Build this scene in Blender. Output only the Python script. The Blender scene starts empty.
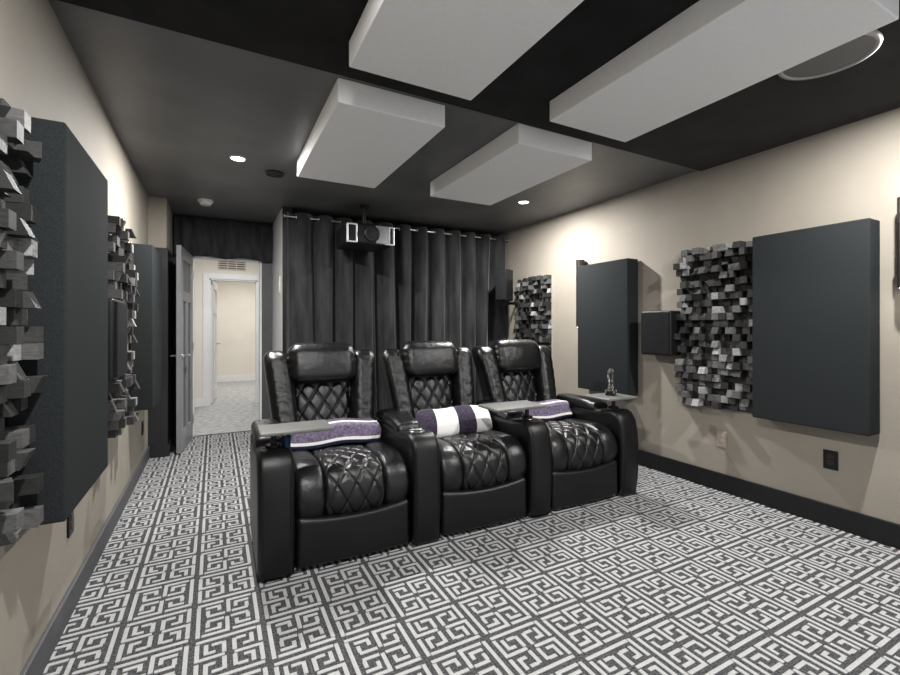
import bpy, bmesh, math, random
from math import sin, cos, pi, sqrt, tan, radians, exp
from mathutils import Vector, Matrix

S = bpy.context.scene
COL = S.collection
random.seed(7)

# ------------------------------------------------------------------ materials
def lin(c):
    c /= 255.0
    return c / 12.92 if c <= 0.04045 else ((c + 0.055) / 1.055) ** 2.4

def rgb(r, g=None, b=None):
    if g is None: g = b = r
    return (lin(r), lin(g), lin(b), 1.0)

def mat(name, col, rough=0.6, metal=0.0, spec=0.5, vary=0.0, vscale=20.0, bump=0.0, bscale=60.0,
        bump2=0.0, b2scale=6.0, stretch=(1, 1, 1), sheen=0.0, emit=None, estr=0.0, trans=0.0, coat=0.0):
    m = bpy.data.materials.new(name); m.use_nodes = True
    nt = m.node_tree; n = nt.nodes; L = nt.links
    p = n['Principled BSDF']
    p.inputs['Base Color'].default_value = col
    p.inputs['Roughness'].default_value = rough
    p.inputs['Metallic'].default_value = metal
    p.inputs['Specular IOR Level'].default_value = spec
    if sheen:
        p.inputs['Sheen Weight'].default_value = sheen
        p.inputs['Sheen Roughness'].default_value = 0.4
    if coat: p.inputs['Coat Weight'].default_value = coat
    if trans:
        p.inputs['Transmission Weight'].default_value = trans
        p.inputs['IOR'].default_value = 1.48
    if emit:
        p.inputs['Emission Color'].default_value = emit
        p.inputs['Emission Strength'].default_value = estr
    tc = n.new('ShaderNodeTexCoord'); mp = n.new('ShaderNodeMapping')
    mp.inputs['Scale'].default_value = stretch
    L.new(tc.outputs['Object'], mp.inputs['Vector'])
    if vary:
        t = n.new('ShaderNodeTexNoise'); t.inputs['Scale'].default_value = vscale
        t.inputs['Detail'].default_value = 5
        L.new(mp.outputs[0], t.inputs['Vector'])
        r = n.new('ShaderNodeValToRGB')
        lo = tuple(max(0, c * (1 - vary)) for c in col[:3]) + (1,)
        hi = tuple(min(1, c * (1 + vary)) for c in col[:3]) + (1,)
        r.color_ramp.elements[0].color = lo; r.color_ramp.elements[0].position = 0.3
        r.color_ramp.elements[1].color = hi; r.color_ramp.elements[1].position = 0.7
        L.new(t.outputs['Fac'], r.inputs['Fac']); L.new(r.outputs['Color'], p.inputs['Base Color'])
    last = None
    for st, sc, dist in ((bump2, b2scale, 0.02), (bump, bscale, 0.004)):
        if st:
            t = n.new('ShaderNodeTexNoise'); t.inputs['Scale'].default_value = sc; t.inputs['Detail'].default_value = 4
            L.new(mp.outputs[0], t.inputs['Vector'])
            b = n.new('ShaderNodeBump'); b.inputs['Strength'].default_value = st; b.inputs['Distance'].default_value = dist
            L.new(t.outputs['Fac'], b.inputs['Height'])
            if last: L.new(last.outputs[0], b.inputs['Normal'])
            last = b
    if last: L.new(last.outputs[0], p.inputs['Normal'])
    return m

M = {}
M['wall'] = mat('beige_paint', rgb(144, 137, 126), 0.75, vary=0.05, vscale=3, bump=0.25, bscale=90)
M['hallwall'] = mat('cream_paint', rgb(222, 216, 205), 0.8, vary=0.03, vscale=3)
M['white'] = mat('white_paint', rgb(225, 225, 225), 0.5, vary=0.03, vscale=8)
M['ceil'] = mat('dark_grey_ceiling_paint', rgb(98, 98, 99), 0.42, vary=0.22, vscale=2.2, bump=0.3, bscale=120)
M['velvet'] = mat('black_velvet', rgb(28, 28, 28), 0.95, spec=0.1, vary=0.4, vscale=5, sheen=0.15)
M['valance'] = mat('black_cloth', rgb(52, 52, 53), 0.9, spec=0.15, vary=0.4, vscale=6, stretch=(3, 1, .6), sheen=0.3)
M['black'] = mat('black_trim_paint', rgb(22, 22, 23), 0.5, spec=0.3, vary=0.15, vscale=10)
M['gloss'] = mat('black_gloss_paint', rgb(34, 35, 37), 0.28, vary=0.1, vscale=6)
M['casing'] = mat('charcoal_casing', rgb(74, 74, 76), 0.5, vary=0.08, vscale=10)
M['door'] = mat('dark_grey_door_paint', rgb(120, 121, 124), 0.35, vary=0.06, vscale=8)
M['doorpanel'] = mat('dark_grey_door_panel', rgb(84, 85, 88), 0.4, vary=0.08, vscale=8)
M['carpet_dark'] = mat('charcoal_carpet', rgb(72, 72, 73), 0.95, spec=0.1, vary=0.8, vscale=130, bump=0.6, bscale=300)
M['carpet_light'] = mat('pale_grey_carpet', rgb(167, 167, 167), 0.95, spec=0.1, vary=0.14, vscale=220, bump=0.5, bscale=300)
M['hallcarpet'] = mat('grey_hall_carpet', rgb(168, 168, 167), 0.95, spec=0.1, vary=0.25, vscale=14, bump=0.5, bscale=200)
M['leather'] = mat('black_leather', rgb(14, 14, 15), 0.30, spec=0.55, vary=0.2, vscale=9, bump=0.35, bscale=240, bump2=0.30, b2scale=11)
M['leather_wrinkled'] = mat('black_leather_creased', rgb(14, 14, 15), 0.30, spec=0.55, vary=0.2, vscale=9, bump=0.35, bscale=240, bump2=0.45, b2scale=8, stretch=(0.6, 1.0, 2.0))
M['leather_smooth'] = mat('black_leather_smooth', rgb(12, 12, 13), 0.36, spec=0.42, vary=0.15, vscale=8, bump=0.3, bscale=260)
M['thread'] = mat('grey_piping', rgb(95, 95, 95), 0.6, vary=0.2, vscale=80)
M['cloud'] = mat('off_white_fabric', rgb(246, 246, 246), 0.9, spec=0.2, vary=0.02, vscale=60, bump=0.15, bscale=400)
M['felt'] = mat('charcoal_green_fabric', rgb(41, 44, 45), 0.95, spec=0.08, vary=0.3, vscale=260, bump=0.5, bscale=420)
M['felt_edge'] = M['felt']
M['curtain'] = mat('charcoal_velvet_curtain', rgb(46, 46, 47), 0.9, spec=0.1, vary=0.45, vscale=5, stretch=(2.5, 2.5, 0.5), sheen=0.22)
M['steel'] = mat('brushed_steel', rgb(190, 190, 192), 0.28, metal=1.0, vary=0.1, vscale=40)
M['silver'] = mat('silver_plastic', rgb(205, 205, 207), 0.35, metal=0.35, vary=0.06, vscale=30)
M['fascia'] = mat('grey_metallic_plastic', rgb(140, 140, 142), 0.35, metal=0.35, vary=0.06, vscale=30)
M['plastic'] = mat('black_plastic', rgb(18, 18, 20), 0.4, spec=0.4, vary=0.15, vscale=30)
M['grille'] = mat('black_speaker_cloth', rgb(28, 29, 31), 0.9, spec=0.15, vary=0.5, vscale=400, bump=0.6, bscale=500)
M['tray'] = mat('grey_tray_laminate', rgb(100, 100, 97), 0.45, vary=0.1, vscale=14, stretch=(1, 5, 1))
M['purple'] = mat('purple_plush', rgb(120, 110, 132), 0.95, spec=0.1, vary=0.5, vscale=70, bump=0.9, bscale=160, sheen=0.3)
M['deep_purple'] = mat('deep_purple_plush', rgb(62, 55, 70), 0.95, spec=0.1, vary=0.5, vscale=80, bump=0.9, bscale=160, sheen=0.2)
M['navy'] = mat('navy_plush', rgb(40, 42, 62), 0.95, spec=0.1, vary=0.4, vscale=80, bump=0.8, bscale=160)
M['plushwhite'] = mat('white_plush', rgb(238, 236, 234), 0.95, spec=0.1, vary=0.05, vscale=60, bump=0.5, bscale=160)
M['wood_a'] = [mat('stained_block_%d' % i, rgb(v, v, v - 1), 0.6, vary=0.35, vscale=40, stretch=(1, 1, 3), bump=0.2, bscale=80)
               for i, v in enumerate((22, 36, 52, 82, 136))]
M['board'] = mat('pale_backing_board', rgb(176, 172, 166), 0.7, vary=0.1, vscale=20)
M['darkboard'] = mat('dark_backing_board', rgb(40, 40, 40), 0.7, vary=0.2, vscale=20)
M['lamp'] = mat('lamp_lens', rgb(255), 0.4, emit=(1.0, 0.97, 0.92, 1), estr=14, vary=0.01)
M['sconcelens'] = mat('sconce_lens', rgb(255), 0.4, emit=(1.0, 0.93, 0.84, 1), estr=10, vary=0.01)
M['bronze'] = mat('dark_bronze_metal', rgb(58, 52, 49), 0.4, metal=0.5, vary=0.1, vscale=20)
M['ringgrey'] = mat('pale_grey_ring', rgb(150, 150, 150), 0.5, vary=0.05, vscale=20)
M['speakermesh'] = mat('grey_speaker_mesh', rgb(92, 92, 92), 0.55, vary=0.3, vscale=500)
M['glass'] = mat('clear_crystal', rgb(245), 0.03, trans=1.0, vary=0.01)
M['lensglass'] = mat('dark_lens_glass', rgb(14, 16, 22), 0.05, spec=0.9, coat=1.0, vary=0.1)
M['bluecup'] = mat('blue_metallic_plastic', rgb(30, 52, 82), 0.2, metal=0.7, vary=0.2, vscale=30)
M['offwhite'] = mat('off_white_plastic', rgb(222, 220, 216), 0.45, vary=0.03)
M['beigeplate'] = mat('beige_plastic', rgb(150, 140, 128), 0.5, vary=0.04)
M['ventmetal'] = mat('cream_vent_metal', rgb(190, 182, 168), 0.5, vary=0.04)
M['slot'] = mat('vent_slot_dark', rgb(84, 80, 74), 0.8, vary=0.05)

# ------------------------------------------------------------------ mesh tools
class MB:
    def __init__(s): s.v = []; s.f = []; s.m = []; s.sm = []
    def add(s, vs, fs, mi=0, smooth=False):
        o = len(s.v); s.v += [tuple(v) for v in vs]
        for f in fs:
            s.f.append(tuple(o + i for i in f)); s.m.append(mi); s.sm.append(smooth)
    def box(s, x0, x1, y0, y1, z0, z1, mi=0):
        vs = [(x, y, z) for z in (z0, z1) for y in (y0, y1) for x in (x0, x1)]
        s.add(vs, [(0, 2, 3, 1), (4, 5, 7, 6), (0, 1, 5, 4), (2, 6, 7, 3), (0, 4, 6, 2), (1, 3, 7, 5)], mi)
    def cyl(s, c, axis, r, h, n=28, mi=0, r2=None, smooth=True):
        """cylinder from c along axis ('x','y','z') length h"""
        r2 = r if r2 is None else r2
        A = {'x': (Vector((0, 1, 0)), Vector((0, 0, 1)), Vector((1, 0, 0))),
             'y': (Vector((0, 0, 1)), Vector((1, 0, 0)), Vector((0, 1, 0))),
             'z': (Vector((1, 0, 0)), Vector((0, 1, 0)), Vector((0, 0, 1)))}[axis]
        c = Vector(c); ring = []
        for k, rr in ((0, r), (1, r2)):
            for i in range(n):
                a = 2 * pi * i / n
                ring.append(c + A[0] * cos(a) * rr + A[1] * sin(a) * rr + A[2] * (h * k))
        s.add(ring, [(i, (i + 1) % n, n + (i + 1) % n, n + i) for i in range(n)], mi, smooth)
        s.add(ring[:n], [tuple(range(n))[::-1]], mi); s.add(ring[n:], [tuple(range(n))], mi)
    def ring(s, c, axis, r, tr, n=28, k=10, mi=0):
        A = {'x': (Vector((0, 1, 0)), Vector((0, 0, 1)), Vector((1, 0, 0))),
             'y': (Vector((0, 0, 1)), Vector((1, 0, 0)), Vector((0, 1, 0))),
             'z': (Vector((1, 0, 0)), Vector((0, 1, 0)), Vector((0, 0, 1)))}[axis]
        c = Vector(c); vs = []
        for i in range(n):
            a = 2 * pi * i / n
            d = A[0] * cos(a) + A[1] * sin(a)
            for j in range(k):
                b = 2 * pi * j / k
                vs.append(c + d * (r + tr * cos(b)) + A[2] * (tr * sin(b)))
        s.add(vs, [(i * k + j, ((i + 1) % n) * k + j, ((i + 1) % n) * k + (j + 1) % k, i * k + (j + 1) % k)
                   for i in range(n) for j in range(k)], mi, True)
    def tube(s, pts, r, k=10, mi=0):
        pts = [Vector(p) for p in pts]; vs = []; n = len(pts)
        for i, p in enumerate(pts):
            d = (pts[min(i + 1, n - 1)] - pts[max(i - 1, 0)]).normalized()
            up = Vector((0, 0, 1)) if abs(d.z) < 0.9 else Vector((1, 0, 0))
            a = d.cross(up).normalized(); b = d.cross(a).normalized()
            for j in range(k):
                t = 2 * pi * j / k
                vs.append(p + a * cos(t) * r + b * sin(t) * r)
        fs = [(i * k + j, i * k + (j + 1) % k, (i + 1) * k + (j + 1) % k, (i + 1) * k + j) for i in range(n - 1) for j in range(k)]
        s.add(vs, fs, mi, True)
        s.add(vs[:k], [tuple(range(k))], mi); s.add(vs[-k:], [tuple(range(k))[::-1]], mi)
    def soft(s, c, h, r, k=4, mid=4, warp=None, mi=0, mfun=None):
        """rounded box: centre c, half sizes h, edge radius r, optional warp(Vector)->Vector in local coords"""
        r = min(r, min(h) * 0.98)
        def axis(hh):
            core = hh - r
            a = [core + r * tan(pi / 4 * i / k) for i in range(0, k + 1)]
            m = [-core + 2 * core * i / mid for i in range(1, mid)]
            return [-q for q in reversed(a)] + m + a
        ax = [axis(q) for q in h]
        idx = {}; vs = []; fs = []
        def vid(p):
            key = tuple(round(q, 6) for q in p)
            if key in idx: return idx[key]
            inner = Vector([max(-(h[i] - r), min(h[i] - r, p[i])) for i in range(3)])
            d = Vector(p) - inner
            q = inner + (d.normalized() * r if d.length > 1e-9 else d)
            idx[key] = len(vs); vs.append(q); return idx[key]
        for d in range(3):
            u, w = (d + 1) % 3, (d + 2) % 3
            for sg in (-1, 1):
                for i in range(len(ax[u]) - 1):
                    for j in range(len(ax[w]) - 1):
                        q = []
                        for (a, b) in ((i, j), (i + 1, j), (i + 1, j + 1), (i, j + 1)):
                            p = [0, 0, 0]; p[d] = sg * h[d]; p[u] = ax[u][a]; p[w] = ax[w][b]
                            q.append(vid(p))
                        fs.append(tuple(q) if sg > 0 else tuple(reversed(q)))
        ms = [mi if mfun is None else mfun(sum((vs[i] for i in f), Vector()) / 4) for f in fs]
        out = [(warp(v) if warp else v) + Vector(c) for v in vs]
        o = len(s.v); s.v += [tuple(v) for v in out]
        for f, m_ in zip(fs, ms):
            s.f.append(tuple(o + i for i in f)); s.m.append(m_); s.sm.append(True)
    def build(s, name, mats, parent=None, off=(0, 0, 0)):
        me = bpy.data.meshes.new(name)
        me.from_pydata([(x - off[0], y - off[1], z - off[2]) for x, y, z in s.v], [], s.f)
        if not isinstance(mats, (list, tuple)): mats = [mats]
        for m in mats: me.materials.append(m)
        me.polygons.foreach_set('material_index', s.m)
        me.polygons.foreach_set('use_smooth', s.sm)
        me.update(); me.validate()
        bm = bmesh.new(); bm.from_mesh(me); bmesh.ops.recalc_face_normals(bm, faces=bm.faces); bm.to_mesh(me); bm.free()
        o = bpy.data.objects.new(name, me); COL.objects.link(o)
        if parent: o.parent = parent
        return o

def thing(name, label, cat, loc=(0, 0, 0), rz=0.0, group=None):
    o = bpy.data.objects.new(name, None); COL.objects.link(o)
    o.empty_display_size = 0.1
    o.location = loc; o.rotation_euler = (0, 0, rz)
    o['label'] = label; o['category'] = cat
    if group: o['group'] = group
    return o

def struct(o):
    o['kind'] = 'structure'; return o

def bevel(o, w, seg=2):
    b = o.modifiers.new('bevel', 'BEVEL'); b.width = w; b.segments = seg; b.limit_method = 'ANGLE'
    return o

def copy_thing(src, loc, rz, label):
    r = src.copy(); COL.objects.link(r); r.location = loc; r.rotation_euler = (0, 0, rz); r['label'] = label
    for ch in list(src.children):
        c = ch.copy(); COL.objects.link(c); c.parent = r
        for g in list(ch.children):
            d = g.copy(); COL.objects.link(d); d.parent = c
    return r

# ------------------------------------------------------------------ room numbers
XL, XR = -0.55, 3.33
YF, YB = -1.3, 5.68
H = 2.44

# ---------------- floor: greek key carpet
def strip_rects():
    w = 0.06; hw = w / 2
    R = []
    def hz(y, x0, x1): R.append((x0, x1, y - hw, y + hw))
    def vt(x, y0, y1): R.append((x - hw, x + hw, y0, y1))
    e = 0.072
    half = []
    vt(e - .002, .055, .885)
    hz(e, .125, .515); vt(.487, e + hw, .435)          # L along the near edge turning to the middle
    hz(.43, .19, .44); vt(.205, .265, .43 - hw)       # inner hook, lower quarter
    hz(.19, .17, .40); vt(.375, .19 + hw, .315)
    hz(1 - e, .05, .44)                                # separate bar on the far edge
    hz(.57, .19, .46); vt(.205, .57 + hw, .735)
    hz(.81, .17, .40); vt(.375, .685, .81 - hw)
    return R + [(1 - b, 1 - a, 1 - d, 1 - c) for a, b, c, d in R]

T = 0.2535
GX, GY = 0.936, 1.475
mb = MB()
mb.add([(XL - .1, YF, 0), (XR + .1, YF, 0), (XR + .1, YB + .06, 0), (XL - .1, YB + .06, 0)], [(0, 1, 2, 3)], 0)
mb.add([(XL - .1, YF, -.05), (XR + .1, YF, -.05), (XR + .1, YB + .06, -.05), (XL - .1, YB + .06, -.05)], [(3, 2, 1, 0)], 0)
base = strip_rects()
def flat(mb, x0, x1, y0, y1):
    x0 = max(x0, XL); x1 = min(x1, XR); y0 = max(y0, YF); y1 = min(y1, YB)
    if x1 - x0 < 1e-4 or y1 - y0 < 1e-4: return
    z = 0.0022
    mb.add([(x0, y0, 0), (x1, y0, 0), (x1, y1, 0), (x0, y1, 0), (x0, y0, z), (x1, y0, z), (x1, y1, z), (x0, y1, z)],
           [(4, 5, 6, 7), (0, 1, 5, 4), (1, 2, 6, 5), (2, 3, 7, 6), (3, 0, 4, 7)], 1)
for i in range(-7, 11):
    for j in range(-12, 18):
        ox, oy = GX + i * T, GY + j * T
        for a, b, c, d in base:
            if (i + j) % 2: a, b, c, d = c, d, 1 - b, 1 - a
            flat(mb, ox + a * T, ox + b * T, oy + c * T, oy + d * T)
struct(mb.build('floor', [M['carpet_dark'], M['carpet_light']]))

# ---------------- walls
mb = MB(); mb.box(XL - .1, XL, YF, YB + .12, 0, H); struct(mb.build('wall_left', M['wall']))
mb = MB(); mb.box(XR, XR + .1, YF, YB + .12, 0, H); struct(mb.build('wall_right', M['wall']))
DX0, DX1, DZ = -0.225, 0.487, 2.01
mb = MB()
mb.box(XL, DX0, YB, YB + .12, 0, H); mb.box(DX0, DX1, YB, YB + .12, DZ, H); mb.box(DX1, XR, YB, YB + .12, 0, H)
struct(mb.build('wall_back', [M['black']]))
mb = MB(); mb.box(.607, .70, 4.785, YB, 0, H); struct(mb.build('wall_wing', M['white']))
mb = MB(); mb.box(.606, .70, 4.775, 4.785, 0, H); struct(mb.build('trim_4', M['black']))
mb = MB(); mb.box(XL, -.405, 4.97, YB, 1.965, H); struct(mb.build('column', M['wall']))
mb = MB(); mb.box(XL, -.395, 4.955, YB, 0, 1.965); mb.box(XL, -.375, 4.935, YB, 0, .115)
struct(mb.build('column_cladding', M['gloss']))
mb = MB(); mb.box(XL - .1, XR + .1, YF, YB + .12, H, H + .1); struct(mb.build('ceiling', M['ceil']))
mb = MB(); mb.box(XL, XR, YF, 2.13, H - .012, H); o = mb.build('ceiling_covering', M['velvet']); struct(o)

mb = MB(); mb.box(XL, XL + .016, YF, 4.935, 0, .115); bevel(struct(mb.build('baseboard_left', M['casing'])), .004)
mb = MB(); mb.box(XR - .018, XR, YF, YB, 0, .135); bevel(struct(mb.build('baseboard_right', M['black'])), .004)

# door casing and hall beyond
mb = MB()
mb.box(DX1, .607, YB - .02, YB, 0, DZ + .0); mb.box(-.375, DX0, YB - .02, YB, 0, DZ); mb.box(-.375, .607, YB - .02, YB, DZ, DZ + .07)
struct(mb.build('trim_1', M['casing']))
mb = MB()
mb.box(DX1 - .018, DX1, YB - .02, YB + .14, 0, DZ); mb.box(DX0, DX0 + .018, YB - .0, YB + .14, 0, DZ); mb.box(DX0, DX1, YB - .02, YB + .14, DZ - .018, DZ)
struct(mb.build('trim_2', M['white']))
HY = 7.82; FY = 11.1
mb = MB(); mb.box(-2.2, 3.2, YB + .06, FY + .1, -.05, 0); struct(mb.build('floor_hall', M['hallcarpet']))
mb = MB(); mb.box(-2.2, 3.2, YB + .12, FY + .1, H, H + .1); struct(mb.build('ceiling_hall', M['hallwall']))
hx0, hx1, hz = -.075, .61, 1.97
mb = MB()
mb.box(-2.2, hx0, HY, HY + .12, 0, H); mb.box(hx0, hx1, HY, HY + .12, hz, H); mb.box(hx1, 3.2, HY, HY + .12, 0, H)
struct(mb.build('wall_hall', M['hallwall']))
mb = MB(); mb.box(-2.2, 3.2, FY, FY + .1, 0, H); struct(mb.build('wall_far', M['hallwall']))
mb = MB(); mb.box(-2.3, -2.2, YB + .12, FY + .1, 0, H); struct(mb.build('wall_hall_left', M['hallwall']))
mb = MB(); mb.box(3.2, 3.3, YB + .12, FY + .1, 0, H); struct(mb.build('wall_hall_right', M['hallwall']))
mb = MB()
mb.box(hx0 - .085, hx0, HY - .018, HY, 0, hz + .085); mb.box(hx1, hx1 + .085, HY - .018, HY, 0, hz + .085); mb.box(hx0, hx1, HY - .018, HY, hz, hz + .085)
mb.box(hx0, hx0 + .02, HY, HY + .14, 0, hz); mb.box(hx1 - .02, hx1, HY, HY + .14, 0, hz); mb.box(hx0, hx1, HY, HY + .14, hz - .02, hz)
struct(mb.build('trim_3', M['white']))
mb = MB(); mb.box(-2.2, 3.2, FY - .015, FY, 0, .13); struct(mb.build('baseboard_far', M['white']))
mb = MB(); mb.box(-2.2, hx0 - .085, HY - .015, HY, 0, .12); mb.box(hx1 + .085, 3.2, HY - .015, HY, 0, .12); struct(mb.build('baseboard_hall', M['white']))

# doors
def make_door(name, w, h, th, frame_m, panel_m):
    """leaf: hinge edge at x=0, runs along +x, centred on y=0"""
    r = bpy.data.objects.new(name, None); COL.objects.link(r); struct(r)
    st = .115
    mb = MB()
    for (x0, x1, z0, z1) in ((0, st, 0, h), (w - st, w, 0, h), (st, w - st, 0, .2), (st, w - st, h - .12, h),
                             (st, w - st, h * .735, h * .735 + .1), (w / 2 - .045, w / 2 + .045, .2, h * .735)):
        mb.box(x0, x1, -th / 2, th / 2, z0, z1)
    bevel(mb.build('door_frame', frame_m, r), .003)
    for (x0, x1, z0, z1) in ((st, w - st, h * .735 + .1, h - .12), (st, w / 2 - .045, .2, h * .735), (w / 2 + .045, w - st, .2, h * .735)):
        mb = MB(); mb.box(x0, x1, -th / 2 + .012, th / 2 - .012, z0, z1); mb.build('door_panel', panel_m, r)
    for sg in (-1, 1):
        mb = MB(); x = w - .065; z = .93
        mb.cyl((x, sg * th / 2, z), 'y', .028, sg * .008)
        mb.cyl((x, sg * th / 2, z), 'y', .01, sg * .05)
        mb.tube([(x + .008, sg * (th / 2 + .048), z), (x - .05, sg * (th / 2 + .05), z), (x - .11, sg * (th / 2 + .046), z)], .009)
        mb.build('door_handle', M['steel'], r)
    for z in (.2, h * .5, h - .2):
        mb = MB(); mb.cyl((-.004, th / 2, z - .045), 'z', .007, .09, 12); mb.box(-.004, .03, th / 2 - .002, th / 2 + .002, z - .045, z + .045)
        mb.build('hinge', M['steel'], r)
    return r
d = make_door('door_1', .69, 1.99, .042, M['door'], M['doorpanel'])
d.location = (-.235, 5.635, .012); d.rotation_euler = (0, 0, math.atan2(4.95 - 5.635, -.305 + .235))
d = make_door('door_2', .66, 1.94, .035, M['white'], M['offwhite'])
d.location = (hx0 + .025, HY + .15, .012); d.rotation_euler = (0, 0, radians(84))

# return air grille above the hall door
g = thing('return_air_grille', 'cream slotted air return grille high on hall wall above white door frame', 'vent', (.24, HY, 2.115))
mb = MB(); mb.box(-.2, .2, -.012, 0, 0, .17); bevel(mb.build('grille_frame', M['ventmetal'], g), .003)
mb = MB()
for k in range(3):
    for r_ in range(4):
        mb.box(-.18 + k * .125, -.07 + k * .125, -.0135, -.0115, .02 + r_ * .036, .038 + r_ * .036)
mb.build('louvre_slots', M['slot'], g)
o = thing('wall_outlet', 'white outlet plate low on far room wall seen through doorway', 'outlet', (-.06, FY, .36))
mb = MB(); mb.soft((0, -.004, .06), (.036, .004, .058), .003, 2, 1); mb.build('face_plate', M['offwhite'], o)
mb = MB(); mb.box(-.014, .014, -.0095, -.007, .03, .054); mb.box(-.014, .014, -.0095, -.007, .066, .09); mb.build('socket', M['ventmetal'], o)

# valance above the door: gathered black cloth
mb = MB(); n = 120
vs = []; fs = []
for j in range(9):
    z = 1.995 + (2.425 - 1.995) * j / 8
    for i in range(n + 1):
        t = i / n; x = -.39 + t * (.60 + .39)
        y = 5.60 + .014 * sin(t * 44 + .8 * sin(t * 9)) * (1 - .3 * j / 8) + .006 * sin(t * 91 + j * .6)
        vs.append((x, y, z - .012 * sin(pi * t * 5) * (1 - j / 8)))
for j in range(8):
    for i in range(n):
        a = j * (n + 1) + i; fs.append((a, a + 1, a + n + 2, a + n + 1))
mb.add(vs, fs, 0, True)
o = mb.build('door_valance', M['valance']); so = o.modifiers.new('thick', 'SOLIDIFY'); so.thickness = .004
o['label'] = 'gathered black cloth valance hung above the open doorway'; o['category'] = 'valance'
mb = MB(); mb.cyl((-.395, 5.60, 2.415), 'x', .008, 1.0, 12)
mb.build('hanging_rod', M['black'], o)

# wall plate on the white wing wall
o = thing('light_switch', 'tall white switch plate on the narrow white wall beside the curtain', 'switch', (.607, 5.0, 1.58), pi / 2)
mb = MB(); mb.soft((0, .004, .09), (.04, .004, .09), .004, 2, 1); mb.build('face_plate', M['offwhite'], o)
mb = MB(); mb.soft((0, .009, .09), (.016, .004, .035), .002, 2, 1); mb.build('rocker', M['ventmetal'], o)

# ------------------------------------------------------------------ things on the walls
def acoustic_panel(label, side, yc, z0, w=.605, h=1.205, dep=.15):
    x = XL if side < 0 else XR
    o = thing('acoustic_panel', label, 'acoustic panel', (x, yc, z0), -pi / 2 if side < 0 else pi / 2, 'charcoal acoustic wall panels')
    mb = MB(); mb.soft((0, .012 + (dep - .012) / 2, h / 2), (w / 2, (dep - .012) / 2, h / 2), .008, 3, 2)
    mb.build('fabric_wrap', M['felt'], o)
    mb = MB(); mb.box(-w / 2 + .03, w / 2 - .03, 0, .014, .03, h - .03); mb.build('backing_frame', M['darkboard'], o)
    return o
acoustic_panel('big charcoal fabric wall panel with a black outlet just below it', -1, 2.04, .628, .605, 1.215)
acoustic_panel('grey fabric wall panel nearest the open door, beside the beige corner column', -1, 4.185, .617)
acoustic_panel('dark green-grey fabric wall panel between the wooden block diffuser and bronze wall sconce', 1, 1.38, .617)
acoustic_panel('dark green-grey fabric wall panel behind the tray with the crystal trophy', 1, 3.0, .617)

def diffuser(label, side, yc, z0, seed, board, zs=1.0, short=False):
    x = XL if side < 0 else XR
    o = thing('skyline_diffuser', label, 'sound diffuser', (x - side * .0005, yc, z0), -pi / 2 if side < 0 else pi / 2, 'wooden block sound diffusers')
    rnd = random.Random(seed)
    c = .05
    for hb in range(2):
        mb = MB(); mb.box(-.3, .3, 0, .016, hb * .602, hb * .602 + .6); bd = mb.build('backing_board', board, o)
        mb = MB()
        prev = 2
        for i in range(12):
            for j in range(12):
                k = rnd.choice([0, 0, 0, 0, 1, 3, 4, 5, 5])
                if k == prev and rnd.random() < .7: k = (k + 3) % 6
                prev = k
                L = .022 + .0172 * k
                row = hb * 12 + j
                if zs < 1 and i >= 5: L = min(L, .07)
                if short and i < 2 and (row in (9, 10, 11, 12, 20, 21, 22, 23)): L = .03 + .004 * k
                x0 = -.3 + i * c; z0_ = hb * .602 + j * c
                e = .0008
                tx = ty = 0
                q = rnd.random()
                if q < .14: tx = rnd.choice((-1, 1)) * .009
                elif q < .42: ty = rnd.choice((-1, -1, 1)) * .01
                X0, X1, Z0, Z1 = x0 + e, x0 + c - e, z0_ + e, z0_ + c - e
                vs = [(X0, .014, Z0), (X1, .014, Z0), (X1, .014, Z1), (X0, .014, Z1),
                      (X0, L - tx - ty, Z0), (X1, L + tx - ty, Z0), (X1, L + tx + ty, Z1), (X0, L - tx + ty, Z1)]
                mi = rnd.choice([0, 1, 1, 2, 2, 2, 3, 3, 4])
                mb.add(vs, [(0, 1, 2, 3), (4, 7, 6, 5), (0, 4, 5, 1), (1, 5, 6, 2), (2, 6, 7, 3), (3, 7, 4, 0)], mi)
        bevel(mb.build('block_face', M['wood_a'], bd), .0015, 1)
    o.scale = (1, 1, zs)
    return o
diffuser('large dark wooden block diffuser cropped by the frame edge, in front of the outlet panel', -1, 1.40, .655, 11, M['darkboard'], .945)
diffuser('dark wooden block diffuser partly behind a black wall speaker, beyond the charcoal panel', -1, 3.22, .62, 12, M['darkboard'], 1.0, True)
diffuser('dark wooden block diffuser beside the dark green-grey panel above the black outlet', 1, 1.985, .62, 13, M['darkboard'])
diffuser('small looking wooden block diffuser between curtain and sconce, behind the far recliner headrest', 1, 4.14, .60, 14, M['board'])

def wall_speaker(label, side, yc, z0):
    x = XL if side < 0 else XR
    o = thing('wall_speaker', label, 'speaker', (x, yc, z0), -pi / 2 if side < 0 else pi / 2, 'black surround speakers on the side walls')
    mb = MB(); mb.soft((0, .095, .18), (.14, .065, .18), .012, 3, 2); mb.build('cabinet', M['plastic'], o)
    mb = MB(); mb.soft((0, .163, .18), (.128, .008, .168), .006, 3, 2); mb.build('grille_cloth', M['grille'], o)
    mb = MB(); mb.box(-.05, .05, 0, .035, .1, .26); mb.build('wall_bracket', M['plastic'], o)
    return o
wall_speaker('black box speaker mounted in front of the block diffuser on the door side wall', -1, 2.54, .985)
wall_speaker('black box speaker mounted between the block diffuser and the panel behind the trophy', 1, 2.415, .99)

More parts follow.
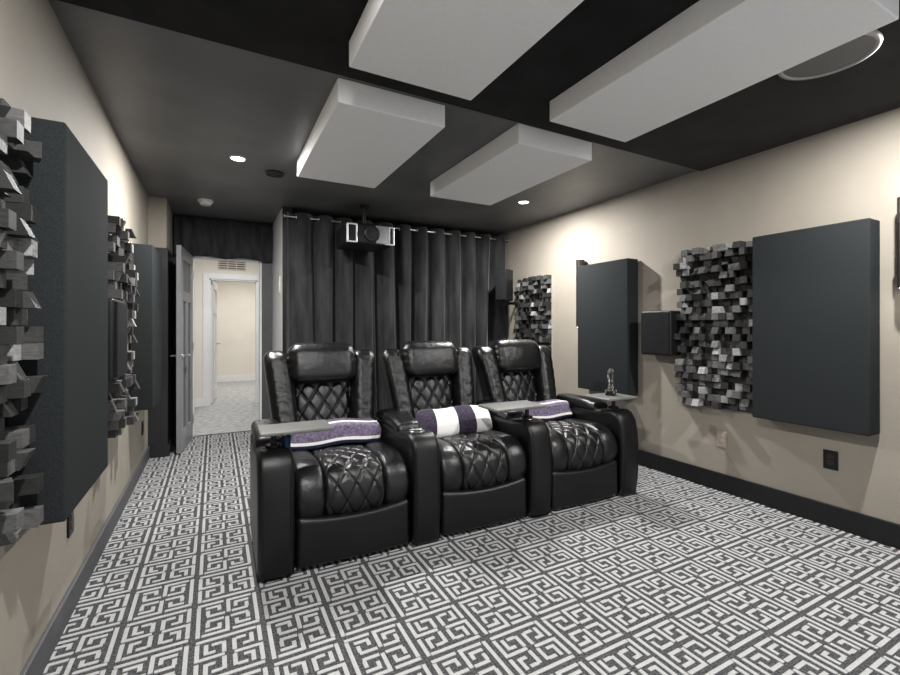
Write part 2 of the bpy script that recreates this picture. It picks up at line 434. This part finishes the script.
# speaker by the curtain corner
o = thing('corner_speaker', 'small black speaker on a bracket in the corner by the curtain', 'speaker', (XR, 4.50, 1.46), pi / 2 + .5)
mb = MB(); mb.soft((0, .36, .25), (.078, .085, .185), .012, 3, 2, warp=lambda v: Vector((v.x * (1 - .12 * (v.y > 0)), v.y, v.z))); mb.build('cabinet', M['plastic'], o)
mb = MB(); mb.soft((0, .447, .25), (.066, .008, .172), .005, 3, 2); mb.build('grille_cloth', M['grille'], o)
mb = MB(); mb.tube([(.0, .0, .06), (0, .2, .045), (0, .33, .05)], .018); mb.cyl((0, .34, .02), 'z', .04, .05, 20, r2=.055)
mb.build('swivel_bracket', M['plastic'], o)

# sconces
def sconce(label, side, yc, z0, hgt=.48, off=.085, rad=.05):
    x = XL if side < 0 else XR
    o = thing('wall_sconce', label, 'wall lamp', (x, yc, z0), -pi / 2 if side < 0 else pi / 2, 'cylinder wall sconces')
    mb = MB(); mb.cyl((0, off, 0), 'z', rad, hgt, 32); mb.build('lamp_cylinder', M['bronze'], o)
    mb = MB(); mb.soft((0, off * .5, .12), (.062 if off > .06 else .03, off * .5, .047), .004, 2, 1); mb.build('wall_mount', M['bronze'], o)
    for z, dz in ((hgt, .003), (0, -.003)):
        mb = MB(); mb.cyl((0, off, z), 'z', rad - .01, dz, 32); mb.build('lens', M['sconcelens'], o)
    return o
sconce('dark bronze cylinder sconce cut by the frame edge beside the big green-grey panel', 1, .935, 1.43)
sconce('dark cylinder sconce peeking out beside the panel behind the trophy', 1, 3.36, 1.22, .68, .055, .042)
sconce('dark cylinder sconce glowing between the block diffuser and grey panel near the door', -1, 3.572, 1.28, .49, .042, .034)

def outlet(label, side, y, z, m1, m2):
    x = XL if side < 0 else XR
    o = thing('wall_outlet', label, 'outlet', (x, y, z), -pi / 2 if side < 0 else pi / 2)
    mb = MB(); mb.soft((0, .004, .058), (.037, .004, .058), .003, 2, 1); mb.build('face_plate', m1, o)
    for q in (.03, .066):
        mb = MB(); mb.soft((0, .0085, q + .012), (.016, .002, .013), .0015, 2, 1); mb.build('socket', m2, o)
outlet('black outlet plate low on the wall beneath the big green-grey panel', 1, 1.31, .35, M['plastic'], M['bronze'])
outlet('beige outlet plate low on the wall beneath the block diffuser', 1, 1.97, .33, M['beigeplate'], M['beigeplate'])
outlet('black outlet plate low on the wall just below the charcoal fabric panel', -1, 2.44, .33, M['plastic'], M['bronze'])
outlet('dark outlet plate low on the wall beneath the grey panel near the door', -1, 4.58, .30, M['bronze'], M['plastic'])

# ------------------------------------------------------------------ ceiling things
def cloud(label, x0, x1, y0, y1):
    zb, zt = 2.318, 2.428
    if y0 > 1.9: zt = H
    o = thing('ceiling_panel', label, 'ceiling acoustic panel', ((x0 + x1) / 2, (y0 + y1) / 2, zb), 0, 'off-white acoustic ceiling panels')
    mb = MB(); mb.soft((0, 0, (zt - zb) / 2), ((x1 - x0) / 2, (y1 - y0) / 2, (zt - zb) / 2), .006, 3, 2); mb.build('fabric_wrap', M['cloud'], o)
    mb = MB(); mb.box(-(x1 - x0) / 2 + .05, (x1 - x0) / 2 - .05, -(y1 - y0) / 2 + .05, (y1 - y0) / 2 - .05, zt - zb - .012, zt - zb); mb.build('backing_frame', M['darkboard'], o)
cloud('off-white ceiling panel cropped by the top frame edge, above the door-side recliner', .50, 1.10, .65, 1.86)
cloud('long off-white ceiling panel beside the round ceiling speaker', 1.58, 2.16, .65, 1.85)
cloud('off-white ceiling panel beside the bright downlight on the door side', .53, 1.12, 2.17, 3.39)
cloud('off-white ceiling panel in front of the curtain, next to the downlight by the beige wall', 1.60, 2.20, 2.15, 3.38)

def downlight(label, x, y):
    o = thing('recessed_downlight', label, 'downlight', (x, y, H - .006), 0, 'recessed ceiling downlights')
    mb = MB(); mb.ring((0, 0, .003), 'z', .05, .006, 32, 8); mb.build('trim_ring', M['white'], o)
    mb = MB(); mb.cyl((0, 0, .002), 'z', .047, .003, 32); mb.build('lens', M['lamp'], o)
downlight('lit recessed downlight in the dark ceiling close to the smoke detector', .147, 3.55)
downlight('lit recessed downlight in the dark ceiling above the far recliner by the beige wall', 2.66, 3.49)

o = thing('smoke_detector', 'round white smoke detector on the dark ceiling before the door', 'smoke detector', (-.08, 4.88, H - .045))
mb = MB(); mb.cyl((0, 0, .03), 'z', .068, .015, 32); mb.build('base_plate', M['offwhite'], o)
mb = MB(); mb.cyl((0, 0, 0), 'z', .045, .03, 32, r2=.06); mb.build('sensor_cover', M['offwhite'], o)
o = thing('ceiling_camera_mount', 'small round black cover plate on the ceiling beside the lit downlight', 'ceiling cover plate', (.42, 3.76, H - .012))
mb = MB(); mb.cyl((0, 0, 0), 'z', .07, .012, 32); mb.build('cover_plate', M['black'], o)
mb = MB(); mb.ring((0, 0, .002), 'z', .066, .006, 32, 8); mb.build('rim', M['gloss'], o)
o.name = 'ceiling_cover_plate'
o = thing('ceiling_speaker', 'large round grey in-ceiling speaker beside the long off-white panel', 'speaker', (2.40, .96, H - .026))
mb = MB(); mb.ring((0, 0, .008), 'z', .168, .013, 48, 8); mb.build('trim_ring', M['ringgrey'], o)
mb = MB(); mb.cyl((0, 0, .002), 'z', .160, .012, 48); mb.build('speaker_grille', M['speakermesh'], o)

# projector
o = thing('projector', 'silver and black projector hung from the ceiling before the curtain', 'projector', (1.325, 4.33, 2.005))
mb = MB(); mb.soft((0, 0.02, .105), (.235, .21, .1), .03, 4, 3, warp=lambda v: Vector((v.x, v.y - .035 * (1 - (v.x / .235) ** 2) * (v.y < 0), v.z))); mb.build('body', M['plastic'], o)
mb = MB(); mb.soft((.115, -.212, .105), (.075, .012, .088), .01, 3, 2); mb.build('front_fascia', M['fascia'], o)
for sg in (-1, 1):
    mb = MB(); xc = sg * .185
    for (a, b, c_, d_) in ((-.05, -.036, .015, .19), (.036, .05, .015, .19), (-.05, .05, .178, .192), (-.05, .05, .013, .027)):
        mb.box(xc + a, xc + b, -.222, -.19, c_, d_)
    v_ = bevel(mb.build('vent_frame', M['silver'], o), .004)
    mb = MB(); mb.box(xc - .04, xc + .04, -.206, -.19, .02, .185)
    for k in range(7): mb.box(xc - .038, xc + .038, -.212, -.204, .034 + k * .021, .042 + k * .021)
    mb.build('vent_grille', M['plastic'], v_)
mb = MB(); mb.cyl((0, -.19, .105), 'y', .082, -.055, 40, r2=.074); mb.ring((0, -.245, .105), 'y', .07, .007, 40, 8)
lh = mb.build('lens_housing', M['plastic'], o)
mb = MB(); mb.cyl((0, -.243, .105), 'y', .05, -.004, 32); mb.build('lens', M['lensglass'], lh)
mb = MB(); mb.cyl((0, .02, .2), 'z', .02, .215, 20); mb.cyl((0, .02, .405), 'z', .03, .03, 24, r2=.05); mb.box(-.12, .12, -.06, .12, .2, .212)
mb.build('ceiling_mount', M['black'], o)

# ------------------------------------------------------------------ curtains
ROD_Y, ROD_Z = 4.70, 2.332
PER = .222
def curtain(label, x0, x1, seed, flare):
    o = thing('curtain', label, 'curtain', ((x0 + x1) / 2, ROD_Y, 0), 0, 'charcoal velvet curtains on the rod')
    cx = (x0 + x1) / 2
    rnd = random.Random(seed); ph = [rnd.uniform(-.5, .5) for _ in range(40)]
    nx = int((x1 - x0) / .0085); nz = 26
    vs = []; fs = []
    for j in range(nz + 1):
        t = j / nz; z = .02 + (2.372 - .02) * t
        for i in range(nx + 1):
            x = x0 + (x1 - x0) * i / nx
            a = 2 * pi * (x - .615) / PER
            k = int((x - .615) / PER)
            w = 1 - t
            aa = a + (.25 + .75 * w) * (1.1 * sin(x * 3.1 + seed) + .6 * sin(x * 7.7 + 2 * seed)) + .35 * w * sin(x * 17)
            amp = .056 + .012 * sin(x * 5 + seed) * w
            y = amp * sin(aa) + w * .016 * sin(2.3 * aa + x * 7 + seed) + .005 * sin(5 * a + 3 * t) * w
            xs = x + w * .028 * sin(x * 6.3 + seed * 2) + .018 * cos(aa) * .8 + flare * w * (x - cx) * .06
            vs.append((xs - cx, y, z))
    for j in range(nz):
        for i in range(nx):
            q = j * (nx + 1) + i; fs.append((q, q + 1, q + nx + 2, q + nx + 1))
    mb = MB(); mb.add(vs, fs, 0, True)
    f = mb.build('fabric', M['curtain'], o); s_ = f.modifiers.new('thick', 'SOLIDIFY'); s_.thickness = .005; s_.offset = 0
    k = 0
    while True:
        xg = .615 + PER * k * .5; k += 1
        if xg > x1 - .03: break
        if xg < x0 + .02: continue
        mb = MB(); c_ = (xg - cx, 0, ROD_Z); mb.ring(c_, 'x', .021, .0055, 24, 8)
        mb.build('grommet', M['steel'], o)
    return o
curtain('charcoal velvet curtain hanging beside the narrow white wall, behind the projector', .615, 1.545, 2, 1)
curtain('charcoal velvet curtain hanging beside the beige wall and corner speaker', 1.535, 3.27, 5, 0)
o = thing('curtain_rod', 'thin steel curtain rod running below the dark ceiling', 'curtain rod', (1.95, ROD_Y, ROD_Z))
mb = MB(); mb.cyl((-1.343, 0, 0), 'x', .011, 2.723, 16); mb.build('rod', M['steel'], o)
for x in (-1.34, 1.375):
    mb = MB(); mb.cyl((x - .0, 0, 0), 'x', .024, .008, 20); mb.build('end_socket', M['steel'], o)

# ------------------------------------------------------------------ recliners
def crom(pts, n):
    """resample polyline of (y,z) with catmull-rom, uniform arclength; returns points, normals"""
    P = [Vector(p) for p in pts]; P = [2 * P[0] - P[1]] + P + [2 * P[-1] - P[-2]]
    d = []
    for i in range(1, len(P) - 2):
        for k in range(20):
            t = k / 20
            d.append(.5 * ((2 * P[i]) + (-P[i - 1] + P[i + 1]) * t + (2 * P[i - 1] - 5 * P[i] + 4 * P[i + 1] - P[i + 2]) * t * t + (-P[i - 1] + 3 * P[i] - 3 * P[i + 1] + P[i + 2]) * t ** 3))
    d.append(P[-2])
    L = [0]
    for i in range(1, len(d)): L.append(L[-1] + (d[i] - d[i - 1]).length)
    out = []; j = 0
    for i in range(n + 1):
        s_ = L[-1] * i / n
        while j < len(L) - 2 and L[j + 1] < s_: j += 1
        f = (s_ - L[j]) / max(1e-9, L[j + 1] - L[j]); out.append(d[j].lerp(d[j + 1], f))
    nr = []
    for i in range(n + 1):
        t = (out[min(i + 1, n)] - out[max(i - 1, 0)]).normalized()
        nr.append(Vector((-t.y, t.x)))
    return out, nr, L[-1]

def strip(mb, path, x0, x1, crown, er, depth, nu, nv, quilt=None, flip=1, xw=None, post=None, wrinkle=0.0, seed=0):
    pts, nr, LEN = crom(path, nv)
    us = []
    k = 5
    for i in range(k): us.append(er * (1 - cos(pi / 2 * i / k)))
    W = x1 - x0
    m = max(2, nu)
    us += [er + (W - 2 * er) * i / m for i in range(m + 1)]
    us += [W - q for q in reversed(us[:k])]
    vs = []; nU = len(us) + 2
    for j, (p, q) in enumerate(zip(pts, nr)):
        l = LEN * j / nv; de = min(l, LEN - l)
        dropv = 0
        if de < er: dropv = er - sqrt(max(0, er * er - (er - de) ** 2))
        for i in range(nU):
            if i == 0: u = us[0]; off = -depth
            elif i == nU - 1: u = us[-1]; off = -depth
            else:
                u = us[i - 1]; dd = min(u, W - u)
                s_ = 2 * u / W - 1
                off = crown * (1 - s_ * s_) - dropv
                if dd < er: off -= er - sqrt(max(0, er * er - (er - dd) ** 2))
                if quilt and dd > .012:
                    a, b, dep, sg = quilt
                    A = (u - W / 2) / a + l / b; B = (u - W / 2) / a - l / b
                    for c_ in (A, B):
                        f = abs(c_ - round(c_)) * a * b / sqrt(a * a + b * b)
                        off -= dep * exp(-(f / sg) ** 2)
                    fa = abs((A % 1) - .5) * 2; fb = abs((B % 1) - .5) * 2
                    off += dep * .5 * (1 - fa * fa) * (1 - fb * fb)
                if wrinkle:
                    off += wrinkle * sin(l * 95 + 2.4 * sin(u * 21 + seed) + seed) * (.4 + .6 * sin(l * 13 + u * 17 + seed) ** 2)
            v = p + q * flip * off
            w = Vector((x0 + u, v.x, v.y))
            if xw: w = xw(w, l / LEN)
            if post: w = post(w)
            vs.append(w)
    fs = [(j * nU + i, j * nU + i + 1, (j + 1) * nU + i + 1, (j + 1) * nU + i) for j in range(nv) for i in range(nU - 1)]
    mb.add(vs, fs, 0, True)

OFF = (.4775, .45, 0)
CX = .4775
SEATP = [(.74, .455), (.6, .468), (.45, .482), (.30, .494), (.19, .497), (.11, .482), (.055, .447), (.025, .39), (.022, .33), (.05, .272), (.09, .255)]
def bow(w):
    s_ = (w.x - CX) / .31
    f = max(0, min(1, (.42 - w.z) / .17))
    w.z -= .028 * (1 - s_ * s_) * f
    return w

def arm_mesh(x0, x1):
    """arm body: side outline in (y,z), slices across x with rounded edges"""
    out, _, _ = crom([(.014, .008), (-.002, .12), (-.008, .25), (-.006, .38), (.002, .47), (.018, .545), (.052, .592), (.10, .61), (.16, .606), (.26, .592), (.5, .585), (.70, .582)], 60)
    prof = [tuple(p) for p in out] + [(.735, .56), (.74, .5), (.74, .3), (.74, .008)] + [(.74 - .726 * k / 12, .008) for k in range(1, 12)]
    n = len(prof); r = .03
    cy, cz = .37, .32
    # outline normals
    nr = []
    for i in range(n):
        a = Vector(prof[i - 1]); b = Vector(prof[(i + 1) % n]); t = (b - a).normalized(); nn = Vector((-t.y, t.x))
        if nn.dot(Vector((cy, cz)) - Vector(prof[i])) < 0: nn = -nn
        nr.append(nn)
    W = x1 - x0; xs = [(r * (1 - cos(pi / 2 * k / 5))) for k in range(6)]
    xs = xs + [W / 2] + [W - q for q in reversed(xs)]
    mb = MB(); vs = []
    for x in xs:
        d = min(x, W - x); ins = r - sqrt(max(0, r * r - (r - d) ** 2)) if d < r else 0
        for p, q in zip(prof, nr):
            s_ = 2 * x / W - 1
            vs.append((x0 + x, p[0] + q.x * ins - .006 * (1 - s_ * s_) * (p[0] < .1), max(.004, p[1] + q.y * ins)))
    fs = [(j * n + i, j * n + (i + 1) % n, (j + 1) * n + (i + 1) % n, (j + 1) * n + i) for j in range(len(xs) - 1) for i in range(n)]
    mb.add(vs, fs, 0, True)
    mb.add(vs[:n], [tuple(range(n))], 0); mb.add(vs[-n:], [tuple(range(n))[::-1]], 0)
    return mb

def add_arm(root, x0, x1, blue=False, controls=True):
    a = arm_mesh(x0, x1).build('armrest', M['leather_smooth'], root, OFF)
    xc = (x0 + x1) / 2
    mb = MB(); mb.soft((xc, .50, .607), ((x1 - x0) / 2 - .004, .235, .037), .034, 5, 4,
                       warp=lambda v: Vector((v.x, v.y, v.z - .035 * max(0, (-v.y - .12) / .125) ** 2 + .006 * (1 - (v.x / .09) ** 2))))
    mb.build('arm_pad', M['leather'], a, OFF)
    mb = MB(); mb.ring((xc - .004, .155, .6075), 'z', .042, .0055, 32, 8); mb.cyl((xc - .004, .155, .600), 'z', .04, .006, 32, 1)
    mb.build('cup_holder', [M['steel'] if not blue else M['gloss'], M['plastic']], a, OFF)
    # thin seam piping framing the arm's front face
    for sx in (x0 + .021, x1 - .021):
        pts = [(sx, y - .0035, z) for y, z in ((.014, .04), (-.001, .13), (-.008, .25), (-.006, .38), (.002, .47), (.018, .545), (.052, .592), (.10, .611))]
        mb = MB(); mb.tube(pts, .0022, 6); mb.build('seam_piping', M['leather_smooth'], a, OFF)
    if controls:
        mb = MB(); mb.soft((x1 - .03 if False else xc + .05, .225, .600), (.018, .03, .005), .004, 3, 2)
        cp = mb.build('control_panel', M['plastic'], a, OFF)
        mb = MB(); mb.cyl((xc + .045, .215, .603), 'z', .007, .005, 14); mb.cyl((xc + .045, .238, .603), 'z', .007, .005, 14)
        mb.build('button', M['steel'], cp, OFF)
    return a

def build_recliner():
    r = thing('theater_recliner', '', 'recliner', (0, 0, 0), 0, 'black leather recliners in one row')
    mb = MB(); mb.box(.18, .775, .08, .80, .012, .40); mb.build('base_frame', M['leather_smooth'], r, OFF)
    # foot rest
    def fw(v):
        s_ = v.x / .3
        return Vector((v.x, v.y - .012 * (1 - s_ * s_) * (v.y < 0), v.z - (.026 * (1 - s_ * s_) * max(0, v.z / .128) ** 2)))
    mb = MB(); mb.soft((CX, .062, .148), (.3, .045, .128), .03, 5, 10, warp=fw); mb.build('footrest', M['leather_smooth'], r, OFF)
    # seat: two bolsters and a quilted centre
    seat = None
    mb = MB(); strip(mb, SEATP, .175, .322, .012, .028, .09, 10, 50, post=bow, flip=-1, wrinkle=.0012, seed=1)
    strip(mb, SEATP, .633, .78, .012, .028, .09, 10, 50, post=bow, flip=-1, wrinkle=.0012, seed=3)
    seat = mb.build('seat', M['leather'], r, OFF)
    mb = MB(); strip(mb, SEATP, .319, .636, .010, .022, .06, 84, 190, quilt=(.098, .15, .0065, .0055), post=bow, flip=-1)
    mb.build('quilted_seat_panel', M['leather'], seat, OFF)
    # back
    def lean(v):      # local z from 0 (bottom .42) upwards
        return v
    sl = .30
    BX = CX - .024
    def bp(y, z): return (y + (z - .45) * sl, z)
    mb = MB()
    def wb(v):
        t = (v.z + .32) / .64
        return Vector((v.x * (.9 + .14 * t), v.y + (v.z) * sl, v.z))
    mb.soft((BX, .86, .70), (.30, .065, .33), .05, 5, 6, warp=wb)
    back = mb.build('backrest', M['leather_smooth'], r, OFF)
    for sg in (-1, 1):
        mb = MB()
        def wv(v, sg=sg):
            t = (v.z + .32) / .64
            cr = .0022 * sin(v.z * 82 + 2 * sin(v.x * 40 + sg)) * (v.y < .02)
            bulge = .012 * sin(pi * max(0, min(1, t)))
            return Vector((v.x * (1 - .1 * (1 - t)) + sg * (-.035 + .062 * t), v.y + v.z * sl - bulge - cr - .05 * max(0, t - .75) * 0, v.z))
        mb.soft((BX + sg * .264, .795, .735), (.082, .10, .325), .062, 7, 30, warp=wv)
        mb.build('side_wing', M['leather_wrinkled'], back, OFF)
    path = [bp(.705, .43), bp(.70, .55), bp(.70, .68), bp(.705, .80), bp(.715, .93), bp(.74, 1.02)]
    mb = MB(); strip(mb, path, BX - .18, BX + .18, .03, .02, .07, 84, 150, quilt=(.1, .15, .0075, .006), flip=1)
    mb.build('quilted_back_panel', M['leather'], back, OFF)
    def hw(v):
        s_ = v.x / .222; t = v.z / .134
        pinch = 1 - .10 * abs(t) ** 2 * 0
        cr = .0028 * sin(v.z * 120 + sg) * max(0, abs(s_) - .75) / .25
        return Vector((v.x * (1 - .03 * t * t) + cr, v.y * (1 - .18 * s_ * s_) + v.z * .22 - .012 * (1 - t * t) * (v.y < 0), v.z * (1 - .05 * s_ * s_)))
    mb = MB(); mb.soft((BX - .004, .805, .982), (.222, .08, .134), .07, 7, 12, warp=hw); mb.build('headrest', M['leather'], back, OFF)
    return r

SX, SY, SR = .176, 2.265, radians(-1.2)
def place(i):
    l = Vector((OFF[0] + .796 * i, OFF[1]))
    return (SX + l.x * cos(SR) - l.y * sin(SR), SY + l.x * sin(SR) + l.y * cos(SR), 0)
R1 = build_recliner()
add_arm(R1, .79, .96)
r2 = copy_thing(R1, place(1), SR, 'black leather recliner with white and purple banded cushion on its seat, middle of the row')
r3 = copy_thing(R1, place(2), SR, 'black leather recliner by the beige wall, trophy on its outer tray')
R1.location = place(0); R1.rotation_euler = (0, 0, SR)
R1['label'] = 'black leather recliner at the doorway end of the row, folded throw under its tray'
la = add_arm(R1, 0, .17, blue=True, controls=False)

def tray(root, x0, x1, y0, y1, z, px, label=None):
    mb = MB(); mb.soft(((x0 + x1) / 2, (y0 + y1) / 2, z), ((x1 - x0) / 2, (y1 - y0) / 2, .009), .007, 3, 2)
    t = mb.build('tray_table', M['tray'], root, OFF)
    mb = MB(); mb.cyl((px, .155, .602), 'z', .014, z - .602 - .005, 18); mb.cyl((px, .155, .604), 'z', .038, .02, 28)
    mb.cyl((px, .155, z - .026), 'z', .035, .02, 28)
    mb.build('swivel_post', M['plastic'], t, OFF)
tray(R1, .012, .36, .03, .245, .70, .085)
tray(r2, .56, .95, .045, .275, .70, .87)
tray(r3, .685, .98, .03, .28, .70, .87)
# blue tinted fitting beside the cup holder under the first tray
mb = MB(); mb.cyl((.142, .12, .611), 'z', .02, .05, 24, r2=.024)
mb.ring((.142, .12, .661), 'z', .023, .003, 24, 6)
o = mb.build('blue_cup', M['bluecup'])
M1 = Matrix.Translation((SX, SY, 0)) @ Matrix.Rotation(SR, 4, 'Z')
o.matrix_world = M1
o['label'] = 'small blue metallic cup on the armrest under the tray nearest the doorway'; o['category'] = 'cup'

# throws and cushion
def loc(x, y, z): return tuple(M1 @ Vector((x, y, z)))
def throw(label, x, y, z, w, under, seed):
    o = thing('folded_throw', label, 'blanket', loc(x, y, z), SR, 'purple plush throws on recliners')
    def wv(v):
        s_ = v.x / (w / 2)
        t = (v.z + .06) / .12
        return Vector((v.x + .006 * sin(v.z * 60 + seed), v.y + t * .05 + .004 * sin(v.x * 24 + seed), v.z + .006 * sin(v.x * 15 + seed) + .010 * (1 - s_ * s_) * (v.z > 0)))
    mb = MB()
    def mf(c):
        if c.y < .02 and -.034 < c.z < -.016: return 1
        if c.z > .052: return 1 if c.y > -.062 and c.y < -.03 else 0
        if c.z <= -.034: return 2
        return 0
    # finer divisions so that the woven bands come out straight
    mb.soft((0, 0, .062), (w / 2, .075, .06), .024, 6, 34, warp=wv, mfun=mf)
    mb.build('plush_body', [M['purple'], M['plushwhite'], under], o)
    # rolled white hem along the top edge
    mb = MB(); mb.tube([(-w / 2 + .02 + (w - .04) * k / 20, -.012 + .004 * sin((-w / 2 + w * k / 20) * 24 + seed), .122 + .008 * (1 - (k / 10 - 1) ** 2) + .006 * sin((-w / 2 + w * k / 20) * 15 + seed)) for k in range(21)], .006, 8)
    mb.build('white_hem', M['plushwhite'], o)
throw('folded purple plush throw with white bands under the tray of the recliner nearest the doorway', .485, .54, .488, .56, M['navy'], 1)
throw('folded purple plush throw with white hems on the recliner by the beige wall', 2.075, .54, .488, .56, M['navy'], 4)

o = thing('banded_cushion', 'white and dark purple banded plush cushion on the middle recliner seat', 'cushion', loc(1.275, .452, .572), SR)
def wc(v):
    s_ = v.x / .285; t = v.z / .088
    y = v.y * (1 - .45 * t * t) * (1 - .3 * s_ ** 4)
    return Vector((v.x * (1 - .03 * t) + .01 * t, y + v.z * .55, v.z * (1 - .05 * s_ * s_) + .006 * sin(v.x * 18)))
def mc(c):
    x = c.x
    if x < -.16: return 1
    if x < .005: return 0
    if x < .135: return 1
    return 0
mb = MB(); mb.soft((0, 0, .0), (.285, .065, .088), .055, 6, 40, warp=wc, mfun=mc)
mb.build('cushion_cover', [M['plushwhite'], M['deep_purple']], o)

# trophy on the far tray
o = thing('crystal_trophy', 'small clear crystal trophy on a dark base, standing on the tray by the beige wall', 'trophy', loc(2.44, .16, .7095), SR + .5)
o.scale = (.85, .85, .98)
mb = MB(); mb.soft((0, 0, .018), (.038, .038, .018), .004, 3, 1); mb.build('trophy_base', M['plastic'], o)
mb = MB()
for sx in (-1, 1):
    for sy in (-1, 1):
        mb = MB(); mb.soft((sx * .035, sy * .035, .03), (.006, .006, .011), .002, 2, 1); mb.build('corner_cap', M['steel'], o)
mb = MB(); n = 6; vs = []; lv = [(.036, .024, 0), (.05, .028, .1), (.09, .022, .35), (.13, .026, .6), (.17, .03, .9), (.195, .022, 1.1), (.205, .008, 1.2)]
for z, r_, tw in lv:
    for i in range(n):
        a = 2 * pi * i / n + tw; vs.append((cos(a) * r_, sin(a) * r_, z))
fs = [(j * n + i, j * n + (i + 1) % n, (j + 1) * n + (i + 1) % n, (j + 1) * n + i) for j in range(len(lv) - 1) for i in range(n)]
fs += [tuple(range(n))[::-1], tuple(range((len(lv) - 1) * n, len(lv) * n))]
mb.add(vs, fs, 0, False); mb.build('crystal_column', M['glass'], o)

# ------------------------------------------------------------------ lights
def light(name, typ, loc_, energy, color=(1, 1, 1), rot=(0, 0, 0), size=.05, **k):
    l = bpy.data.lights.new(name, typ); l.energy = energy; l.color = color
    if typ == 'AREA':
        l.shape = 'RECTANGLE'; l.size = size; l.size_y = k.get('size_y', size)
    else: l.shadow_soft_size = size
    if typ == 'SPOT': l.spot_size = k.get('ang', radians(150)); l.spot_blend = k.get('blend', .6)
    o = bpy.data.objects.new(name, l); COL.objects.link(o); o.location = loc_; o.rotation_euler = rot
    return o
WARM = (1.0, .985, .965)
for x, y, e in ((.147, 3.55, 54), (2.66, 3.49, 54), (.147, .75, 48), (2.66, .75, 48)):
    l_ = light('downlight_lamp', 'AREA', (x, y, H - .014), e, WARM, size=.06); l_.data.shape = 'DISK'
for sd, y, z0, hg in ((1, .935, 1.43, .48), (1, 3.36, 1.22, .68), (-1, 3.572, 1.28, .49), (-1, .97, 1.43, .48)):
    dd = .085 if y < 2 else .055
    x = XR - dd if sd > 0 else XL + dd
    light('sconce_up_lamp', 'SPOT', (x, y, z0 + hg + .012), .2, (1, .94, .87), (pi, 0, 0), .03, ang=radians(140), blend=.7)
    light('sconce_down_lamp', 'SPOT', (x, y, z0 - .012), .45, (1, .94, .87), (0, 0, 0), .03, ang=radians(140), blend=.7)
light('hall_lamp', 'AREA', (.3, 6.7, H - .03), 20, (1, .99, .97), (0, 0, 0), .5)
light('far_room_lamp', 'AREA', (.6, 9.6, H - .03), 40, (1, .99, .98), (0, 0, 0), 1.0)

w = bpy.data.worlds.new('room_front_ambient'); S.world = w; w.use_nodes = True
w.node_tree.nodes['Background'].inputs[0].default_value = (.92, .95, 1, 1)
w.node_tree.nodes['Background'].inputs[1].default_value = .75

# ------------------------------------------------------------------ camera
cam = bpy.data.cameras.new('camera'); co = bpy.data.objects.new('camera', cam); COL.objects.link(co)
cam.sensor_fit = 'HORIZONTAL'; cam.sensor_width = 36; cam.lens = 36 * 444 / 900
cam.shift_y = -10.5 / 900; cam.clip_start = .02
co.location = (0, 0, 1.22); co.rotation_euler = (pi / 2, 0, radians(-27.9))
S.camera = co
vs_ = S.view_settings
vs_.view_transform = 'Standard'; vs_.look = 'None'; vs_.gamma = 1; vs_.use_curve_mapping = False; vs_.exposure = 0.36
S.cycles.max_bounces = 8; S.cycles.diffuse_bounces = 5
S.cycles.use_denoising = True
